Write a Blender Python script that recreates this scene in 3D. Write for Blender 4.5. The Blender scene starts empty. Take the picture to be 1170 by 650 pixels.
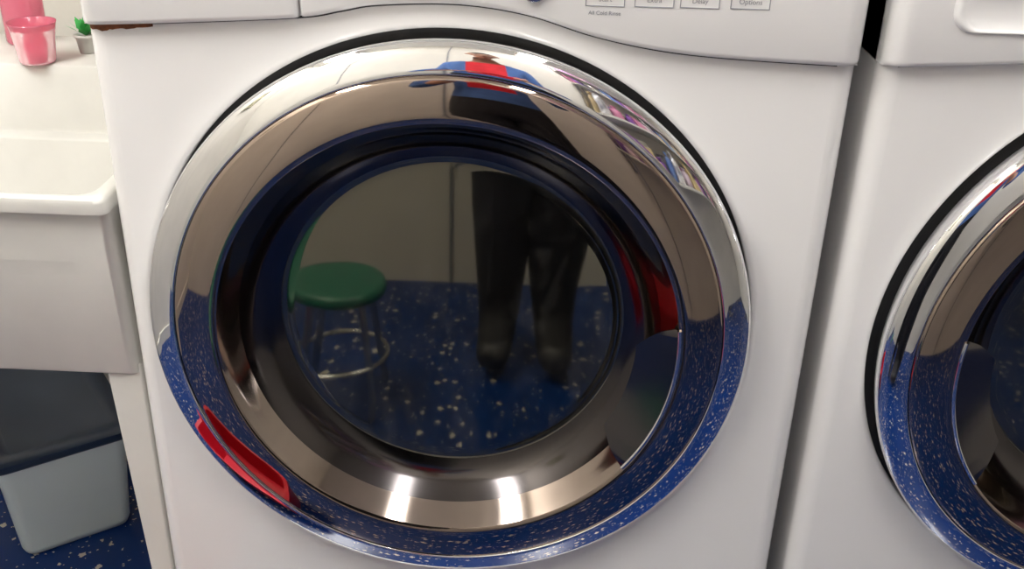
import bpy, bmesh, math, random
from mathutils import Vector, Matrix
random.seed(4)
S=bpy.context.scene
try:
    S.view_settings.view_transform='Standard'
except Exception as e: print(e)

# ---------------- materials ----------------
def mat(name, col, rough=.5, metal=0.0, spec=.5, coat=0, noise=0, nscale=6, bump=0, bscale=60, trans=0, alpha=1, emis=None, estr=0):
    m=bpy.data.materials.new(name); m.use_nodes=True
    nt=m.node_tree; b=nt.nodes['Principled BSDF']
    b.inputs['Base Color'].default_value=(*col,1)
    b.inputs['Roughness'].default_value=rough
    b.inputs['Metallic'].default_value=metal
    b.inputs['Specular IOR Level'].default_value=spec
    b.inputs['Coat Weight'].default_value=coat
    b.inputs['Coat Roughness'].default_value=.05
    b.inputs['Transmission Weight'].default_value=trans
    b.inputs['Alpha'].default_value=alpha
    if emis:
        b.inputs['Emission Color'].default_value=(*emis,1); b.inputs['Emission Strength'].default_value=estr
    tc=nt.nodes.new('ShaderNodeTexCoord')
    n=nt.nodes.new('ShaderNodeTexNoise'); n.inputs['Scale'].default_value=nscale; n.inputs['Detail'].default_value=5
    nt.links.new(tc.outputs['Object'],n.inputs['Vector'])
    r=nt.nodes.new('ShaderNodeValToRGB')
    k=noise
    r.color_ramp.elements[0].position=.3; r.color_ramp.elements[1].position=.7
    r.color_ramp.elements[0].color=(*[c*(1-k) for c in col],1)
    r.color_ramp.elements[1].color=(*[min(1,c*(1+k*.5)) for c in col],1)
    nt.links.new(n.outputs['Fac'],r.inputs['Fac']); nt.links.new(r.outputs['Color'],b.inputs['Base Color'])
    if bump:
        n2=nt.nodes.new('ShaderNodeTexNoise'); n2.inputs['Scale'].default_value=bscale
        nt.links.new(tc.outputs['Object'],n2.inputs['Vector'])
        bp=nt.nodes.new('ShaderNodeBump'); bp.inputs['Strength'].default_value=bump; bp.inputs['Distance'].default_value=.002
        nt.links.new(n2.outputs['Fac'],bp.inputs['Height']); nt.links.new(bp.outputs['Normal'],b.inputs['Normal'])
    return m
def floor_mat():
    m=mat('floor_epoxy_flake',(.003,.027,.145),.18,noise=.25,nscale=3,spec=.4)
    nt=m.node_tree; b=nt.nodes['Principled BSDF']
    base=b.inputs['Base Color'].links[0].from_socket
    tc=[n for n in nt.nodes if n.type=='TEX_COORD'][0]
    nz=nt.nodes.new('ShaderNodeTexNoise'); nz.inputs['Scale'].default_value=90
    nt.links.new(tc.outputs['Object'],nz.inputs['Vector'])
    ad=nt.nodes.new('ShaderNodeMixRGB'); ad.blend_type='ADD'; ad.inputs[0].default_value=.012
    nt.links.new(tc.outputs['Object'],ad.inputs[1]); nt.links.new(nz.outputs['Color'],ad.inputs[2])
    cur=base
    for sc,th,thr in ((58,.46,.76),(130,.36,.86)):
        v=nt.nodes.new('ShaderNodeTexVoronoi'); v.inputs['Scale'].default_value=sc; v.distance='MANHATTAN'
        nt.links.new(ad.outputs[0],v.inputs['Vector'])
        lt=nt.nodes.new('ShaderNodeMath'); lt.operation='LESS_THAN'; lt.inputs[1].default_value=th
        nt.links.new(v.outputs['Distance'],lt.inputs[0])
        sp=nt.nodes.new('ShaderNodeSeparateColor'); nt.links.new(v.outputs['Color'],sp.inputs[0])
        gt=nt.nodes.new('ShaderNodeMath'); gt.operation='GREATER_THAN'; gt.inputs[1].default_value=thr
        nt.links.new(sp.outputs[0],gt.inputs[0])
        mu=nt.nodes.new('ShaderNodeMath'); mu.operation='MULTIPLY'
        nt.links.new(lt.outputs[0],mu.inputs[0]); nt.links.new(gt.outputs[0],mu.inputs[1])
        mx=nt.nodes.new('ShaderNodeMixRGB'); mx.inputs[2].default_value=(.52,.49,.41,1)
        nt.links.new(mu.outputs[0],mx.inputs[0]); nt.links.new(cur,mx.inputs[1]); cur=mx.outputs[0]
    nt.links.new(cur,b.inputs['Base Color'])
    return m
M={}
M['floor']=floor_mat()
M['wall']=mat('wall_paint',(.71,.68,.61),.7,noise=.06,bump=.2)
M['ceil']=mat('ceiling_paint',(.8,.79,.76),.8,noise=.04)
M['trim']=mat('trim_paint',(.7,.68,.62),.5,noise=.05)
M['enamel']=mat('white_enamel',(.77,.762,.752),.22,noise=.02,coat=.3)
M['chrome']=mat('chrome',(.84,.84,.85),.03,1,noise=.01)
M['smoke']=mat('smoked_chrome_plastic',(.41,.33,.28),.035,1,noise=.03)
M['lip']=mat('smoked_lip_plastic',(.30,.25,.22),.08,1,noise=.03)
M['recess']=mat('dark_gloss_plastic',(.08,.073,.073),.14,1,noise=.05)
M['handle']=mat('grip_plastic',(.13,.12,.12),.12,1,noise=.05)
M['gasket']=mat('black_rubber',(.012,.012,.013),.6,noise=.2)
M['steel']=mat('drum_steel',(.35,.35,.37),.3,1,noise=.1)
M['print']=mat('grey_print',(.25,.26,.28),.5,noise=.05)
M['sink']=mat('sink_plastic',(.66,.65,.61),.45,noise=.08,nscale=9)
M['bin']=mat('bin_plastic',(.84,.94,.92),.35,noise=.05,nscale=4)
M['lid']=mat('bin_lid',(.03,.05,.09),.3,noise=.15)
M['pink']=mat('pink_plastic',(.85,.22,.32),.15,noise=.1,trans=.5)
M['green']=mat('green_leaf',(.05,.4,.08),.5,noise=.3,nscale=40)
M['stoolg']=mat('green_seat',(.01,.12,.08),.35,noise=.1)
M['metal']=mat('leg_metal',(.6,.6,.61),.25,1,noise=.05)
M['red']=mat('red_plastic',(.5,.008,.025),.3,noise=.1)
M['rust']=mat('rust',(.22,.07,.02),.8,noise=.5,nscale=150)
M['jeans']=mat('dark_trousers',(.008,.008,.012),.8,noise=.3,nscale=40)
M['shirt']=mat('blue_shirt',(.06,.14,.38),.8,noise=.2,nscale=20,bump=.3)
M['shirtred']=mat('red_shirt_panel',(.65,.012,.025),.8,noise=.2,nscale=20,bump=.3)
M['skin']=mat('skin',(.55,.30,.21),.5,noise=.08)
M['hair']=mat('hair',(.03,.018,.01),.6,noise=.4,nscale=60)
M['shoe']=mat('shoe',(.02,.02,.025),.5,noise=.2)
M['eye']=mat('eye_white',(.8,.8,.8),.2)
M['phonered']=mat('phone_case',(.75,.01,.015),.3,noise=.05)
M['black']=mat('black_plastic',(.01,.01,.012),.2,noise=.1)
def glassmat():
    m=bpy.data.materials.new('tinted_window'); m.use_nodes=True; nt=m.node_tree
    for n in list(nt.nodes): nt.nodes.remove(n)
    o=nt.nodes.new('ShaderNodeOutputMaterial'); mx=nt.nodes.new('ShaderNodeMixShader')
    t=nt.nodes.new('ShaderNodeBsdfTransparent'); t.inputs[0].default_value=(.2,.2,.21,1)
    # streaky dust smudges; their pale haze also stands in for brighter wall reflection
    d=nt.nodes.new('ShaderNodeBsdfDiffuse'); d.inputs[0].default_value=(.75,.72,.66,1)
    tc=nt.nodes.new('ShaderNodeTexCoord'); mp=nt.nodes.new('ShaderNodeMapping'); mp.inputs['Scale'].default_value=(6,6,2.5)
    nz=nt.nodes.new('ShaderNodeTexNoise'); nz.inputs['Scale'].default_value=3; nz.inputs['Detail'].default_value=7; nz.inputs['Distortion'].default_value=2.5
    nt.links.new(tc.outputs['Object'],mp.inputs[0]); nt.links.new(mp.outputs[0],nz.inputs['Vector'])
    mr=nt.nodes.new('ShaderNodeMapRange'); mr.inputs['From Min'].default_value=.5; mr.inputs['From Max'].default_value=.75; mr.inputs['To Min'].default_value=.003; mr.inputs['To Max'].default_value=.035
    nt.links.new(nz.outputs['Fac'],mr.inputs['Value'])
    m2=nt.nodes.new('ShaderNodeMixShader'); nt.links.new(mr.outputs[0],m2.inputs[0]); nt.links.new(t.outputs[0],m2.inputs[1]); nt.links.new(d.outputs[0],m2.inputs[2])
    g=nt.nodes.new('ShaderNodeBsdfGlossy'); g.inputs['Roughness'].default_value=.03; g.inputs[0].default_value=(1,.93,.72,1)
    f=nt.nodes.new('ShaderNodeFresnel'); f.inputs[0].default_value=2.9
    nt.links.new(f.outputs[0],mx.inputs[0]); nt.links.new(m2.outputs[0],mx.inputs[1]); nt.links.new(g.outputs[0],mx.inputs[2])
    nt.links.new(mx.outputs[0],o.inputs[0]); return m
M['glass']=glassmat()

# ---------------- helpers ----------------
def link(o,parent=None):
    S.collection.objects.link(o)
    if parent: o.parent=parent
    return o
def empty(name,loc=(0,0,0)):
    e=bpy.data.objects.new(name,None); e.location=loc; e.empty_display_size=.1; S.collection.objects.link(e); return e
def mesh(name,vs,fs,m,parent=None,smooth=True,bev=0,seg=3,ang=40,sub=0,merge=False):
    me=bpy.data.meshes.new(name); me.from_pydata([tuple(v) for v in vs],[],fs)
    bm=bmesh.new(); bm.from_mesh(me)
    if merge: bmesh.ops.remove_doubles(bm,verts=bm.verts,dist=1e-6)
    bmesh.ops.recalc_face_normals(bm,faces=bm.faces); bm.to_mesh(me); bm.free()
    me.materials.append(m); o=bpy.data.objects.new(name,me); link(o,parent)
    if smooth:
        for p in me.polygons: p.use_smooth=True
    if bev:
        b=o.modifiers.new('bevel','BEVEL'); b.width=bev; b.segments=seg; b.limit_method='ANGLE'; b.angle_limit=math.radians(ang); b.harden_normals=False
        if smooth: 
            w=o.modifiers.new('wn','WEIGHTED_NORMAL'); w.keep_sharp=False
    if sub:
        s=o.modifiers.new('sub','SUBSURF'); s.levels=sub; s.render_levels=sub
    return o
def boxv(x0,x1,y0,y1,z0,z1):
    return [(x0,y0,z0),(x1,y0,z0),(x1,y1,z0),(x0,y1,z0),(x0,y0,z1),(x1,y0,z1),(x1,y1,z1),(x0,y1,z1)],[(0,3,2,1),(4,5,6,7),(0,1,5,4),(1,2,6,5),(2,3,7,6),(3,0,4,7)]
def box(name,x0,x1,y0,y1,z0,z1,m,parent=None,bev=0,smooth=None):
    v,f=boxv(x0,x1,y0,y1,z0,z1); return mesh(name,v,f,m,parent,smooth=bool(bev),bev=bev)
def prism(name,poly,a,b,axis,m,parent=None,bev=0,smooth=True,ang=40):
    n=len(poly)
    P=(lambda u,v,w:(u,v,w)) if axis=='z' else (lambda u,v,w:(u,w,v))
    vs=[P(u,v,a) for u,v in poly]+[P(u,v,b) for u,v in poly]
    fs=[tuple(range(n)),tuple(range(2*n-1,n-1,-1))]+[(i,(i+1)%n,n+(i+1)%n,n+i) for i in range(n)]
    return mesh(name,vs,fs,m,parent,smooth=smooth,bev=bev,ang=ang)
def lathe_y(name,prof,cx,cz,m,parent=None,seg=160,y0=0,front=False,K=1.0):
    vs=[];fs=[];n=len(prof)
    for i in range(seg):
        a=2*math.pi*i/seg
        for r,p in prof: vs.append((cx+K*r*math.cos(a),y0-p,cz+K*r*math.sin(a)))
    for i in range(seg):
        j=(i+1)%seg
        for q in range(n-1): fs.append((i*n+q,j*n+q,j*n+q+1,i*n+q+1))
    o=mesh(name,vs,fs,m,parent,merge=True)
    if front and sum(p.normal.y*p.area for p in o.data.polygons)>0: o.data.flip_normals()
    return o
def lathe_z(name,prof,c,m,parent=None,seg=48):
    vs=[];fs=[];n=len(prof)
    for i in range(seg):
        a=2*math.pi*i/seg
        for r,z in prof: vs.append((c[0]+r*math.cos(a),c[1]+r*math.sin(a),c[2]+z))
    for i in range(seg):
        j=(i+1)%seg
        for q in range(n-1): fs.append((i*n+q,j*n+q,j*n+q+1,i*n+q+1))
    return mesh(name,vs,fs,m,parent,merge=True)
def tube(name,pts,r,m,parent=None,cyclic=False):
    c=bpy.data.curves.new(name,'CURVE'); c.dimensions='3D'; c.bevel_depth=r; c.bevel_resolution=4; c.use_fill_caps=True
    s=c.splines.new('POLY'); s.points.add(len(pts)-1)
    for i,p in enumerate(pts): s.points[i].co=(*p,1)
    s.use_cyclic_u=cyclic; c.materials.append(m)
    o=bpy.data.objects.new(name,c); return link(o,parent)
def smoothcurve(pts,n=8):
    out=[]
    P=[pts[0]]+pts+[pts[-1]]
    for i in range(1,len(P)-2):
        a,b,c,d=[Vector(P[i+k]) for k in (-1,0,1,2)]
        for t in range(n):
            t/=n
            out.append(tuple(.5*((2*b)+(c-a)*t+(2*a-5*b+4*c-d)*t*t+(3*b-a-3*c+d)*t**3)))
    out.append(tuple(pts[-1])); return out

# ---------------- camera ----------------
f=1198.
Zc=Vector((64,2352,f)).normalized(); Yc=Vector((54,(f*f-64*54)/2352,-f)).normalized(); Xc=Yc.cross(Zc)
R=Matrix((Xc,Yc,Zc))
cam=bpy.data.cameras.new('camera'); camo=bpy.data.objects.new('camera',cam); S.collection.objects.link(camo)
cam.sensor_width=36; cam.lens=f/1170*36; cam.clip_start=.005
CP=Vector((.07,-.926,1.26))
camo.matrix_world=Matrix.Translation(CP)@R.to_4x4()
S.camera=camo

# ---------------- room ----------------
XL,XR,YB,YF,ZC=-1.4,2.1,.86,-1.5,2.45
box('floor',XL-.1,XR+.1,YF-.1,YB+.1,-.1,0,M['floor'])
box('ceiling',XL-.1,XR+.1,YF-.1,YB+.1,ZC,ZC+.1,M['ceil'])
box('wall_front',XL-.1,XR+.1,YB,YB+.1,0,ZC,M['wall'])
box('wall_back',XL-.1,XR+.1,YF-.1,YF,0,ZC,M['wall'])
box('wall_left',XL-.1,XL,YF,YB,0,ZC,M['wall'])
box('wall_right',XR,XR+.1,YF,YB,0,ZC,M['wall'])
box('baseboard_left',XL,XL+.012,YF+.012,YB,0,.06,M['trim'])
box('baseboard_right',XR-.012,XR,YF+.012,YB,0,.06,M['trim'])
for i,x in enumerate((-.75,-.16,.62)):
    box('trim_%d'%(i+1),x-.004,x+.004,YF,YF+.004,.0,ZC,M['print'])

# lamps
def lamp(name,x,y,w,d,e):
    E=empty(name,(x,y,ZC))
    box('housing',-w/2-.03,w/2+.03,-d/2-.03,d/2+.03,-.05,0,M['trim'],E,bev=.005)
    em=mat(name+'_diffuser',(.9,.9,.9),.4,emis=(1,.98,.955),estr=e)
    box('diffuser',-w/2,w/2,-d/2,d/2,-.062,-.05,em,E)
lamp('ceiling_light',.50,-.72,.20,1.2,30)
lamp('ceiling_light.001',-1.05,-.70,.28,1.3,30)
W=bpy.data.worlds.new('world'); S.world=W; W.use_nodes=True
W.node_tree.nodes['Background'].inputs[0].default_value=(.9,.93,1,1); W.node_tree.nodes['Background'].inputs[1].default_value=.3

# ---------------- washing machines ----------------
SEAM=[(-.346,1.033),(-.259,1.038),(-.150,1.046),(-.112,1.053),(-.080,1.059),(-.011,1.062),(.050,1.055),(.111,1.038),(.173,1.027),(.243,1.022),(.346,1.019)]
HW=.346; RR_=.018; K=1.015
def machine(name,ox,oz,DX,DZ,mirror=False,pocket=False):
    E=empty(name,(ox,0,0))
    zb=.27; zt=1.245; R=RR_; hw=HW; rh=.3022
    N=192; fx=hw-R; z0=zb+oz; z1=zt+oz-.02; cz=DZ; HX=DX-.0005
    angs=[2*math.pi*i/N for i in range(N)]
    for c in ((fx,z0),(fx,z1),(-fx,z0),(-fx,z1)):
        a=math.atan2(c[1]-cz,c[0]-HX)%(2*math.pi); k=round(a/(2*math.pi)*N)%N; angs[k]=a
    def edge(a):
        dx,dz=math.cos(a),math.sin(a); t=1e9
        if abs(dx)>1e-6: t=min(t,((fx if dx>0 else -fx)-HX)/dx)
        if abs(dz)>1e-6: t=min(t,((z1 if dz>0 else z0)-cz)/dz)
        return HX+dx*t,cz+dz*t
    vs=[];fs=[]; rl=.007
    prof=[(rh-.0005,.06),(rh,rl)]+[(rh+rl*(1-math.cos(math.radians(t))),rl*(1-math.sin(math.radians(t)))) for t in (15,30,45,60,75,90)]
    L=len(prof)+1
    for a in angs:
        ex,ez=edge(a)
        for r,y in prof: 
            vs.append((HX+r*math.cos(a),y,cz+r*math.sin(a)))
        vs.append((ex,0,ez))
    for i in range(N):
        j=(i+1)%N
        for q in range(L-1): fs.append((i*L+q,j*L+q,j*L+q+1,i*L+q+1))
    mesh('front_panel',vs,fs,M['enamel'],E)
    prof=[(-fx,0)]+[(-hw+R-R*math.sin(math.radians(t)),R-R*math.cos(math.radians(t))) for t in range(10,91,10)]+[(-hw,.75),(hw,.75)]+[(hw-R+R*math.sin(math.radians(t)),R-R*math.cos(math.radians(t))) for t in range(90,9,-10)]+[(fx,0)]
    n=len(prof); vs=[(x,y,z) for z in (z0,z1) for x,y in prof]
    fs=[(i,i+1,n+i+1,n+i) for i in range(n-1)]
    o=mesh('side_panels',vs,fs,M['enamel'],E)
    s=o.modifiers.new('es','EDGE_SPLIT'); s.split_angle=math.radians(40)
    prism('top_panel',prof,z1-.002,z1,'z',M['enamel'],E,smooth=False)
    prism('pedestal',prof,.02,z0-.004,'z',M['enamel'],E,smooth=False)
    box('pedestal_drawer',-hw+.03,hw-.03,-.012,.01,.05,z0-.03,M['enamel'],E,bev=.006)
    box('feet',-hw+.03,hw-.03,.05,.70,0,.02,M['gasket'],E)
    lc=smoothcurve([(x,0,z) for x,z in SEAM],8)
    def seamz(x):
        for (xa,_,za),(xb,_,zb_) in zip(lc,lc[1:]):
            if xa<=x<=xb: return za+(zb_-za)*(x-xa)/(xb-xa+1e-9)+oz
        return (lc[0][2] if x<0 else lc[-1][2])+oz
    FY=-.011
    def yf(x):
        d=abs(x)-(hw-R)
        return FY if d<=0 else FY+R-math.sqrt(max(0,R*R-d*d))
    def slab(nm,xa,xb,la,lb,fy=0):
        xs=[]
        if la: xs+=[(xa,'e0'),(xa+.0005,'e1'),(xa+.002,'e2')]; s0=xa+.0035
        else: s0=xa
        if lb: s1=xb-.0035
        else: s1=xb
        k=90; base=[s0+(s1-s0)*i/k for i in range(k+1)]
        if not la: base=[-hw+R-R*math.sin(math.radians(t)) for t in range(90,0,-10)]+[x for x in base if x>-hw+R]
        if not lb: base=[x for x in base if x<hw-R]+[hw-R+R*math.sin(math.radians(t)) for t in range(0,91,10)]
        cols=xs+[(x,'n') for x in base]
        if lb: cols+=[(xb-.002,'e2'),(xb-.0005,'e1'),(xb,'e0')]
        if not la: cols=[(-hw,'b')]+cols
        if not lb: cols=cols+[(hw,'b')]
        vs=[];fs=[]
        add={'n':0,'e2':.0007,'e1':.002,'e0':.02,'b':.5}
        zT=zt+oz
        for x,t in cols:
            y=yf(x)+add[t]+fy; s=seamz(x)
            rows=[(max(y,.02),s),(max(y,min(.0,y+.009)),s),(y+.004,s+.0006),(y+.0012,s+.0025),(y,s+.0055),(y,zT-.01),(y+.003,zT-.003),(y+.01,zT),(.75,zT)]
            vs+=[(x,yy,zz) for yy,zz in rows]
        n=9
        for i in range(len(cols)-1):
            for q in range(n-1): fs.append((i*n+q,(i+1)*n+q,(i+1)*n+q+1,i*n+q+1))
        return mesh(nm,vs,fs,M['enamel'],E)
    slab('detergent_drawer',-hw,-.1495,False,True,-.002)
    slab('control_console',-.147,hw,True,False)
    tube('console_seam',[(x,.001,z-.0008+oz) for x,_,z in lc if abs(x)<.335],.0016,M['gasket'],E)
    if pocket:
        q=[]; px_,pz=-.215,1.079; w_,h_,r_=.078,.024,.018
        for cx_,cz_,a0 in ((w_-r_,h_-r_,0),(-w_+r_,h_-r_,90),(-w_+r_,-h_+r_,180),(w_-r_,-h_+r_,270)):
            for k in range(7):
                a=math.radians(a0+15*k); q.append((cx_+r_*math.cos(a)+px_,cz_+r_*math.sin(a)+pz))
        n=len(q); vs=[];fs=[]
        for s,y in ((1.06,-.0131),(1.03,-.0155),(.98,-.0160),(.94,-.0145),(.90,-.0133)):
            vs+=[(px_+(u-px_)*s,y,pz+(v-pz)*s) for u,v in q]
        for Lq in range(4):
            for i in range(n): fs.append((Lq*n+i,Lq*n+(i+1)%n,(Lq+1)*n+(i+1)%n,(Lq+1)*n+i))
        fs.append(tuple(4*n+i for i in range(n)))
        mesh('drawer_pull',vs,fs,M['enamel'],E)
    for i,(x,zc_) in enumerate(((.118,1.0785),(.160,1.079),(.199,1.0795),(.242,1.080))):
        zc_+=oz; w=.0165; h=.0125
        pts=[(x-w,zc_-h),(x+w,zc_-h),(x+w,zc_+h),(x-w,zc_+h)]
        tube('button_outline',[(a,FY-.0001,b) for a,b in pts],.0006,M['print'],E,cyclic=True)
        t=bpy.data.curves.new('label','FONT'); t.body=('Start','Extra','Delay','Options')[i]; t.size=.006; t.extrude=.0001; t.align_x='CENTER'; t.materials.append(M['print'])
        to=bpy.data.objects.new('button_label',t); link(to,E); to.location=(x,FY-.0003,zc_-h+.004); to.rotation_euler=(math.pi/2,0,0)
    t=bpy.data.curves.new('caption','FONT'); t.body='All Cold Rinse'; t.size=.0048; t.extrude=.0001; t.align_x='CENTER'; t.materials.append(M['print'])
    to=bpy.data.objects.new('caption_text',t); link(to,E); to.location=(.118,FY-.0003,1.0585+oz); to.rotation_euler=(math.pi/2,0,0)
    lathe_y('dial',[(0,.006),(.009,.006),(.0105,.004),(.011,0)],.057,1.078+oz,M['metal'],E,seg=40,y0=FY)
    # door
    lathe_y('door_gasket',[(.213,-.035),(.25,-.022),(.2835,-.018),(.3005,-.018)],DX,cz,M['gasket'],E,K=K)
    lathe_y('door_chrome_ring',[(.288,-.018),(.292,.0),(.2940,.018),(.2938,.0215),(.2925,.0245),(.2895,.0267),(.284,.0289),(.278,.0310),(.272,.0329),(.268,.0341),(.2666,.0338),(.2660,.031)],DX,cz,M['chrome'],E,K=K)
    lathe_y('door_smoked_ring',[(.2660,.031),(.2655,.0340),(.262,.0349),(.256,.0362),(.249,.0373),(.241,.0382),(.233,.0387),(.2265,.0387),(.2240,.0372)],DX,cz,M['smoke'],E,K=K)
    lathe_y('door_recess_lip',[(.2240,.0372),(.2215,.0335),(.2185,.0285),(.215,.0225),(.211,.0160),(.2085,.0122)],DX,cz,M['lip'],E,K=K)
    lathe_y('door_recess',[(.2085,.0122),(.2045,.0055),(.198,-.0035),(.190,-.0115),(.182,-.0165),(.174,-.0195)],DX,cz,M['recess'],E,K=K)
    lathe_y('door_window',[(.174,-.0195),(.172,-.0200),(.160,-.0202),(.13,-.0204),(.08,-.0205),(0.0,-.0206)],DX,cz,M['glass'],E,front=True,K=K)
    lathe_y('drum',[(.21,-.035),(.21,-.46),(.0,-.46)],DX,cz,M['steel'],E)
    a0,a1=math.radians(-37),math.radians(7)
    if mirror: a0,a1=math.pi-a1,math.pi-a0
    Nh=40; vs=[];fs=[]
    for i in range(Nh+1):
        t_=i/Nh; a=a0+(a1-a0)*t_; s=min(1,math.sin(math.pi*t_)*2.2)**.6
        ri=.2215-.036*s
        for r,p in ((.2245,.0380),(.2235,.0370),(ri,.020+.012*(1-s)),(ri-.0012,.022+.012*(1-s))):
            vs.append((DX+K*r*math.cos(a),-p,cz+K*r*math.sin(a)))
    for i in range(Nh):
        for q in range(4): fs.append((i*4+q,(i+1)*4+q,(i+1)*4+(q+1)%4,i*4+(q+1)%4))
    fs+=[(0,1,2,3),(Nh*4,Nh*4+1,Nh*4+2,Nh*4+3)]
    o=mesh('door_handle',vs,fs,M['handle'],E); es=o.modifiers.new('es','EDGE_SPLIT')
    rk=.2242*K
    tube('handle_edge',[(DX+rk*math.cos(a0+(a1-a0)*i/Nh),-.0380,cz+rk*math.sin(a0+(a1-a0)*i/Nh)) for i in range(Nh+1)],.0022,M['chrome'],E)
    return E
m1=machine('washing_machine',0,0,-.0175,.7365)
m2=machine('washing_machine.001',.711,-.013,-.002,.7365,mirror=True,pocket=True)
# rust stain at the seam corner
vs=[];fs=[]
for i in range(26):
    t=i/25; x=-.3445+.062*t; d=abs(x)-(HW-RR_); y=(0 if d<=0 else RR_-math.sqrt(RR_**2-d*d))-.0007
    w=.0030*(1-t)**.8*(0.5+random.random()*.9)+.0004
    vs+=[(x,y,1.0325+.003*t),(x,y,1.0295+.0035*t-w)]
for i in range(25): fs.append((2*i,2*i+1,2*i+3,2*i+2))
mesh('rust_stain',vs,fs,M['rust'],m1)

# ---------------- utility sink ----------------
E=empty('utility_sink',(0,0,0))
x0,x1=-1.02,-.352
def rect(x0,x1,y0,y1,z,r=.03,n=5):
    q=[]
    for cx,cy,a0 in ((x1-r,y1-r,0),(x0+r,y1-r,90),(x0+r,y0+r,180),(x1-r,y0+r,270)):
        for k in range(n+1):
            a=math.radians(a0+90*k/n); q.append((cx+r*math.cos(a),cy+r*math.sin(a),z))
    return q
def loops(name,L,m,parent,cap0=False,cap1=True):
    n=len(L[0]); vs=[v for l in L for v in l]; fs=[]
    for k in range(len(L)-1):
        for i in range(n): fs.append((k*n+i,k*n+(i+1)%n,(k+1)*n+(i+1)%n,(k+1)*n+i))
    if cap0: fs.append(tuple(range(n)))
    if cap1: fs.append(tuple((len(L)-1)*n+i for i in range(n)))
    o=mesh(name,vs,fs,m,parent); es=o.modifiers.new('es','EDGE_SPLIT'); es.split_angle=math.radians(50); return o
yb=.62; rc=.010
L=[rect(x0+.015,x1-.006,.030,yb-.01,.648,rc),rect(x0+.015,x1-.006,.026,yb-.01,.648,rc),rect(x0+.015,x1-.006,.024,yb-.01,.651,rc),rect(x0+.01,x1-.006,.012,yb-.01,.842,rc),
   rect(x0+.008,x1-.006,.009,yb-.01,.844,rc),rect(x0,x1-.003,.001,yb,.845,rc),rect(x0,x1-.003,-.001,yb,.857,rc),rect(x0+.001,x1-.004,.000,yb-.001,.8605,rc),rect(x0+.004,x1-.007,.004,yb-.004,.8622,rc),
   rect(x0+.02,x1-.018,.010,yb-.155,.8622,.02),rect(x0+.023,x1-.020,.013,yb-.158,.859,.02),rect(x0+.025,x1-.022,.016,yb-.162,.772,.03),rect(x0+.027,x1-.024,.017,yb-.164,.768,.03),rect(x0+.042,x1-.037,.033,yb-.180,.765,.03),rect(x0+.045,x1-.04,.036,yb-.183,.761,.03),rect(x0+.06,x1-.05,.05,yb-.19,.675,.03),rect(x0+.08,x1-.07,.07,yb-.20,.665,.03)]
loops('tub',L,M['sink'],E,cap0=True)
for i,(cx,cy,sx,sy) in enumerate(((x1-.004,.03,-1,1),(x0,.03,1,1),(x1-.004,yb-.02,-1,-1),(x0,yb-.02,1,-1))):
    vs=[]
    for z,w in ((.66,.040),(0,.012)):
        a=cx; b=cx+sx*w; c=cy; d=cy+sy*(w+.01)
        vs+=[(a,c,z),(b,c,z),(b,d,z),(a,d,z)]
    mesh('leg_%d'%(i+1),vs,[(0,1,2,3),(4,5,6,7),(0,1,5,4),(1,2,6,5),(2,3,7,6),(3,0,4,7)],M['sink'],E,bev=.003)
lathe_z('tap_base',[(0,.06),(.022,.06),(.024,.05),(.028,0)],(-.93,yb-.06,.8625),M['chrome'],E)
tube('spout',smoothcurve([(-.93,yb-.06,.91),(-.93,yb-.06,1.03),(-.93,yb-.12,1.10),(-.93,yb-.22,1.07),(-.93,yb-.23,1.02)],8),.01,M['chrome'],E)

def cup(name,x,y,z,r,h,m,seg=40):
    return lathe_z(name,[(0,.003),(r*.72,.003),(r*.74,0),(r*.78,.003),(r*.86,h*.5),(r*1.0,h),(r*1.03,h+.001),(r*1.0,h-.002),(r*.83,h*.5),(r*.70,.008),(0,.008)],(x,y,z),m,seg=seg)
cup('pink_cup',-.629,.472,.863,.031,.054,M['pink'])
lathe_z('pink_bottle',[(0,0),(.026,0),(.029,.004),(.029,.09),(.022,.11),(.012,.125),(.012,.14),(.016,.14),(.016,.165),(0,.165)],(-.69,.575,.8627),M['pink'])
E=empty('potted_plant',(-.582,.53,.863))
lathe_z('pot',[(0,0),(.012,0),(.015,.022),(.017,.022),(.017,.026),(.014,.026),(.013,.022),(0,.022)],(0,0,0),M['sink'],E,seg=24)
vs=[];fs=[]
for i in range(26):
    a=random.random()*6.28; l=.018+random.random()*.02; e=.3+random.random()*1.0
    d=Vector((math.cos(a)*math.cos(e),math.sin(a)*math.cos(e),math.sin(e))); s=Vector((-math.sin(a),math.cos(a),0))*.006
    o=Vector((0,0,.023)); k=len(vs)
    vs+=[o,o+d*l*.5+s,o+d*l,o+d*l*.5-s+Vector((0,0,.001))]; fs.append((k,k+1,k+2,k+3))
mesh('leaves',vs,fs,M['green'],E,smooth=False)

# ---------------- storage bin ----------------
E=empty('storage_bin',(-.790,.431,0)); E.rotation_euler=(0,0,math.radians(36))
def rr(a0,a1,b0,b1,z,r=.02): return rect(a0,a1,b0,b1,z,r,5)
LX,LY=.183,.30; bh=.20
L=[rr(.010,LX-.010,.010,LY-.010,.0),rr(.004,LX-.004,.004,LY-.004,.003),rr(.0,LX,.0,LY,.015),rr(-.012,LX+.012,-.012,LY+.012,bh-.01),rr(-.018,LX+.018,-.018,LY+.018,bh-.006),rr(-.018,LX+.018,-.018,LY+.018,bh)]
loops('tub',L,M['bin'],E,cap0=True)
L=[rr(-.022,LX+.022,-.022,LY+.022,bh-.004),rr(-.026,LX+.026,-.026,LY+.026,bh+.001),rr(-.026,LX+.026,-.026,LY+.026,bh+.012),rr(-.02,LX+.02,-.02,LY+.02,bh+.016),rr(0,LX,0,LY,bh+.016),rr(.006,LX-.006,.006,LY-.006,bh+.01)]
loops('lid',L,M['lid'],E,cap0=True)

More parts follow.
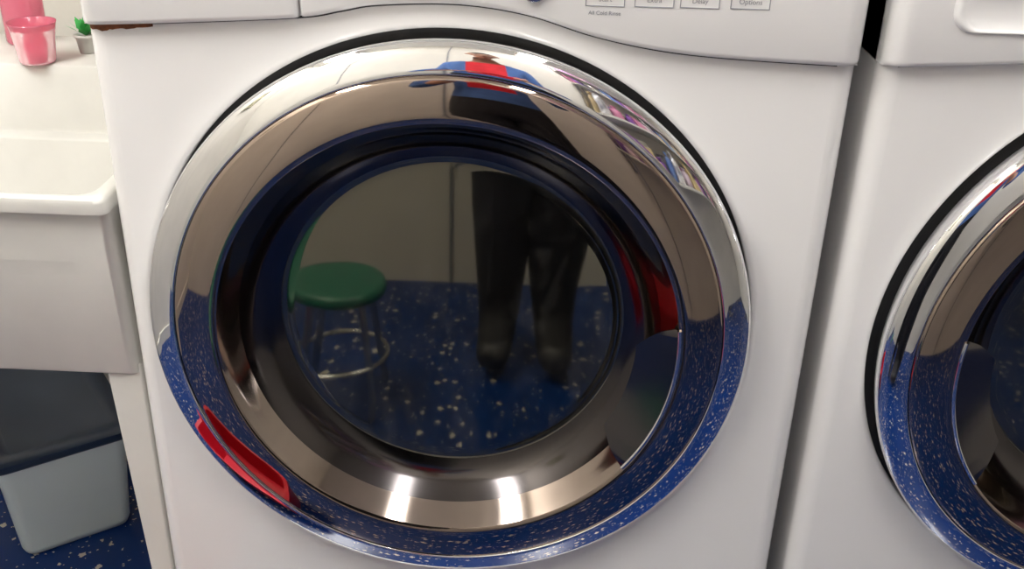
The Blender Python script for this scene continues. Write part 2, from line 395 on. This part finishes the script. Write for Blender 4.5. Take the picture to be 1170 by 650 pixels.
# ---------------- stool ----------------
E=empty('stool',(-.33,-.95,0)); sr=.09
lathe_z('seat',[(0,.25),(sr*.88,.25),(sr*.97,.255),(sr,.264),(sr*.97,.274),(sr*.85,.278),(0,.276)],(0,0,0),M['stoolg'],E)
for i in range(4):
    a=math.pi/4+i*math.pi/2
    tube('leg_%d'%(i+1),[(.065*math.cos(a),.065*math.sin(a),.252),(.10*math.cos(a),.10*math.sin(a),.007)],.007,M['metal'],E)
tube('foot_ring',[(.088*math.cos(k*math.pi/16),.088*math.sin(k*math.pi/16),.11) for k in range(32)],.005,M['metal'],E,cyclic=True)

# ---------------- red laundry basket ----------------
E=empty('laundry_basket',(-.54,-.32,0))
L=[rect(-.13,.13,-.12,.12,0,.04),rect(-.14,.14,-.13,.13,.02,.04),rect(-.165,.165,-.15,.15,.15,.05),rect(-.175,.175,-.16,.16,.155,.05),rect(-.175,.175,-.16,.16,.165,.05),rect(-.162,.162,-.147,.147,.163,.05),rect(-.135,.135,-.125,.125,.02,.04)]
loops('basket_shell',L,M['red'],E,cap0=True)

# ---------------- shelf with supplies ----------------
E=empty('wall_shelf',(1.2,YF+.16,0))
ZS=(.88,1.22,1.56,1.90)
for k,z in enumerate(ZS): box('board_%d'%(k+1),-.65,.65,-.155,.15,z,z+.02,M['trim'],E,bev=.002)
for x in (-.62,.62): box('upright',x-.012,x+.012,-.158,-.14,.7,2.25,M['metal'],E)
E=empty('laundry_supplies',(1.2,YF+.16,0))
cols=[(.25,.10,.40),(.7,.7,.74),(.5,.22,.5),(.85,.85,.88),(.15,.25,.55),(.65,.25,.4),(.8,.78,.72),(.7,.55,.3),(.05,.05,.08),(.75,.6,.7)]
cm=[mat('supply_%d'%i,c,.12,.7 if i in(1,3,6) else 0,noise=.2,nscale=25) for i,c in enumerate(cols)]
for z in [a+.02 for a in ZS]:
    for yy in (-.07,.05):
        x=-.58
        while x<.58:
            r=.022+random.random()*.02; h=.10+random.random()*.18; m=random.choice(cm)
            if random.random()<.6: lathe_z('bottle',[(0,0),(r,0),(r,h*.65),(r*.8,h*.75),(r*.35,h*.82),(r*.35,h*.88),(r*.5,h*.88),(r*.5,h),(0,h)],(x,yy,z+.001),m,E,seg=20)
            else: box('carton',x-r,x+r,yy-.035,yy+.035,z+.001,z+h,m,E,bev=.002)
            x+=2*r+.012
pm=mat('poster_print',(.5,.48,.3),.4,noise=.9,nscale=12)
E=empty('framed_poster',(XL,-.9,1.6))
box('print',.006,.012,-.15,.15,-.12,.12,pm,E); 
for a in ((-.16,.16,-.13,-.12),(-.16,.16,.12,.13),(-.16,-.15,-.12,.12),(.15,.16,-.12,.12)): box('frame_side',.001,.02,*a,M['black'],E)

# ---------------- person ----------------
def skin(name,chains,parent,mats,sub=2,assign=None,root=0,cuts=()):
    verts,edges=chains
    me=bpy.data.meshes.new(name); me.from_pydata([tuple(v[0]) for v in verts],edges,[])
    o=bpy.data.objects.new(name,me); S.collection.objects.link(o)
    sk=o.modifiers.new('skin','SKIN'); sk.use_smooth_shade=True
    for i,v in enumerate(verts):
        r=v[1]; me.skin_vertices[0].data[i].radius=(r if not isinstance(r,tuple) else r[0], r if not isinstance(r,tuple) else r[1])
        me.skin_vertices[0].data[i].use_root=(i==root)
    s=o.modifiers.new('sub','SUBSURF'); s.levels=sub; s.render_levels=sub
    bpy.context.view_layer.update(); dg=bpy.context.evaluated_depsgraph_get()
    nm=bpy.data.meshes.new_from_object(o.evaluated_get(dg)); nm.name=name
    bpy.data.objects.remove(o)
    if cuts:
        bm=bmesh.new(); bm.from_mesh(nm)
        for co,no in cuts:
            bmesh.ops.bisect_plane(bm,geom=bm.verts[:]+bm.edges[:]+bm.faces[:],plane_co=co,plane_no=no)
        bm.to_mesh(nm); bm.free()
    nm.materials.clear()
    for m in mats: nm.materials.append(m)
    for p in nm.polygons:
        p.use_smooth=True
        if assign: p.material_index=assign(p.center)
    o=bpy.data.objects.new(name,nm); return link(o,parent)
P=empty('person',(0,0,0))
def c2w(x,y,z): return CP+R@Vector((x,y,z))
px=.04
wl=c2w(-.122,-.05,.085); wr=c2w(.122,-.05,.085)
def A(x,y,z,r): return ((px+x,y,z),r)
V=[A(0,-1.19,.97,.125),A(0,-1.20,1.10,(.14,.11)),A(0,-1.20,1.25,(.16,.12)),A(0,-1.20,1.38,.115),A(0,-1.18,1.47,.055),A(0,-1.155,1.54,.053),
 A(-.155,-1.19,1.40,.066),A(-.235,-1.18,1.22,.050),A(-.26,-1.15,1.10,.044),(wl,.026),
 A(.155,-1.19,1.40,.066),A(.235,-1.18,1.22,.050),A(.26,-1.15,1.10,.044),(wr,.026),
 A(-.078,-1.18,.80,.096),A(-.060,-1.14,.52,.080),A(-.056,-1.16,.30,.068),A(-.060,-1.16,.09,.048),A(-.070,-1.02,.040,.038),
 A(.078,-1.18,.80,.096),A(.060,-1.14,.52,.080),A(.056,-1.16,.30,.068),A(.060,-1.16,.09,.048),A(.070,-1.02,.040,.038)]
Ed=[(0,1),(1,2),(2,3),(3,4),(4,5),(3,6),(6,7),(7,8),(8,9),(3,10),(10,11),(11,12),(12,13),(0,14),(14,15),(15,16),(16,17),(17,18),(0,19),(19,20),(20,21),(21,22),(22,23)]
def asg(c):
    if c.z<.085: return 2
    if c.z<.97: return 1
    if c.z>1.47: return 3
    if c.y>-1.085 and abs(c.x-px)>.10: return 3
    if abs(c.x-px)<.085 and c.z>1.12 and c.y>-1.2: return 4
    return 0
skin('body',(V,Ed),P,[M['shirt'],M['jeans'],M['shoe'],M['skin'],M['shirtred']],assign=asg,cuts=[((0,0,.085),(0,0,1)),((0,0,.97),(0,0,1)),((0,0,1.12),(0,0,1)),((0,0,1.47),(0,0,1)),((0,-1.085,0),(0,1,0)),((px-.085,0,0),(1,0,0)),((px+.085,0,0),(1,0,0))])
bm=bmesh.new(); bmesh.ops.create_uvsphere(bm,u_segments=40,v_segments=28,radius=1)
hc=Vector((px,-1.125,1.635))
for v in bm.verts:
    x,y,z=v.co
    jaw=1-.28*max(0,-z)**1.5
    yy=y*.098; xx=x*.076*jaw; zz=z*.118
    if y>0 :
        nose=math.exp(-((x/.16)**2+((z+.12)/.2)**2))*.022*(1 if y>.5 else 0); yy+=nose
        yy-=.008*math.exp(-(((abs(x)-.4)/.16)**2+((z-.06)/.14)**2))
        yy+=.006*math.exp(-((x/.3)**2+((z+.48)/.07)**2))
        yy+=.008*math.exp(-((x/.35)**2+((z+.82)/.15)**2))
    v.co=(xx,yy,zz)
me=bpy.data.meshes.new('head'); bm.to_mesh(me); bm.free()
me.materials.append(M['skin']); me.materials.append(M['hair']); 
for p in me.polygons:
    p.use_smooth=True; c=p.center
    if c.z>.055 or (c.y<-.01 and c.z>-.05) : p.material_index=1
lipm=mat('lips',(.45,.12,.1),.5); me.materials.append(lipm)
for p in me.polygons:
    c=p.center
    if c.y>.05 and abs(c.x)<.024 and -.063<c.z<-.05: p.material_index=2
ho=bpy.data.objects.new('head',me); link(ho,P); ho.location=hc; ho.rotation_euler=(math.radians(-30),0,0)
def hm(name,loc,sc,m):
    bm=bmesh.new(); bmesh.ops.create_uvsphere(bm,u_segments=16,v_segments=12,radius=1)
    me=bpy.data.meshes.new(name); 
    for v in bm.verts: v.co=Vector((v.co.x*sc[0]+loc[0],v.co.y*sc[1]+loc[1],v.co.z*sc[2]+loc[2]))
    bm.to_mesh(me); bm.free(); me.materials.append(m)
    for p in me.polygons: p.use_smooth=True
    o=bpy.data.objects.new(name,me); link(o,ho); return o
for s in (-1,1):
    hm('eye',(s*.031,.078,.006),(.012,.010,.009),M['eye']); hm('iris',(s*.031,.086,.006),(.005,.004,.005),M['black'])
    hm('ear',(s*.076,0,-.005),(.009,.018,.03),M['skin']); hm('brow',(s*.031,.090,.026),(.016,.004,.003),M['hair'])
ph=empty('smartphone'); ph.matrix_world=Matrix.Translation(CP)@R.to_4x4()
def lbox(name,x0,x1,y0,y1,z0,z1,m,bev): return box(name,x0,x1,y0,y1,z0,z1,m,ph,bev=bev)
lbox('case',-.082,.082,-.055,.024,.007,.017,M['phonered'],.004)
lbox('screen',-.077,.077,-.050,.019,.0168,.0176,M['black'],.0003)
lbox('camera_module',-.03,.03,-.012,.012,.0045,.008,M['black'],.002)
for s,nm in ((-1,'hand_left'),(1,'hand_right')):
    def q(x,y,z): return c2w(s*x,y,z)
    V=[(q(.122,-.05,.085),.024),(q(.113,-.036,.050),(.026)),(q(.103,-.018,.026),.016)]; Ed=[(0,1),(1,2)]
    for k,(yo,ln) in enumerate(((.016,.9),(-.004,1.0),(-.024,.95),(-.043,.78))):
        b=len(V)
        V+=[(q(.104,yo-.004,.020),.0088),(q(.098,yo,.001),.0084),(q(.086,yo,-.005),.0078),(q(.095-.042*ln,yo+.003,-.002),.0062)]
        Ed+=[(1,b),(b,b+1),(b+1,b+2),(b+2,b+3)]
    b=len(V); V+=[(q(.108,-.01,.042),.012),(q(.088,.0,.032),.0095),(q(.060,.002,.0265),.008)]
    Ed+=[(1,b),(b,b+1),(b+1,b+2)]
    skin(nm,(V,Ed),P,[M['skin']],sub=2)
ph.parent=P; ph.matrix_parent_inverse=Matrix()
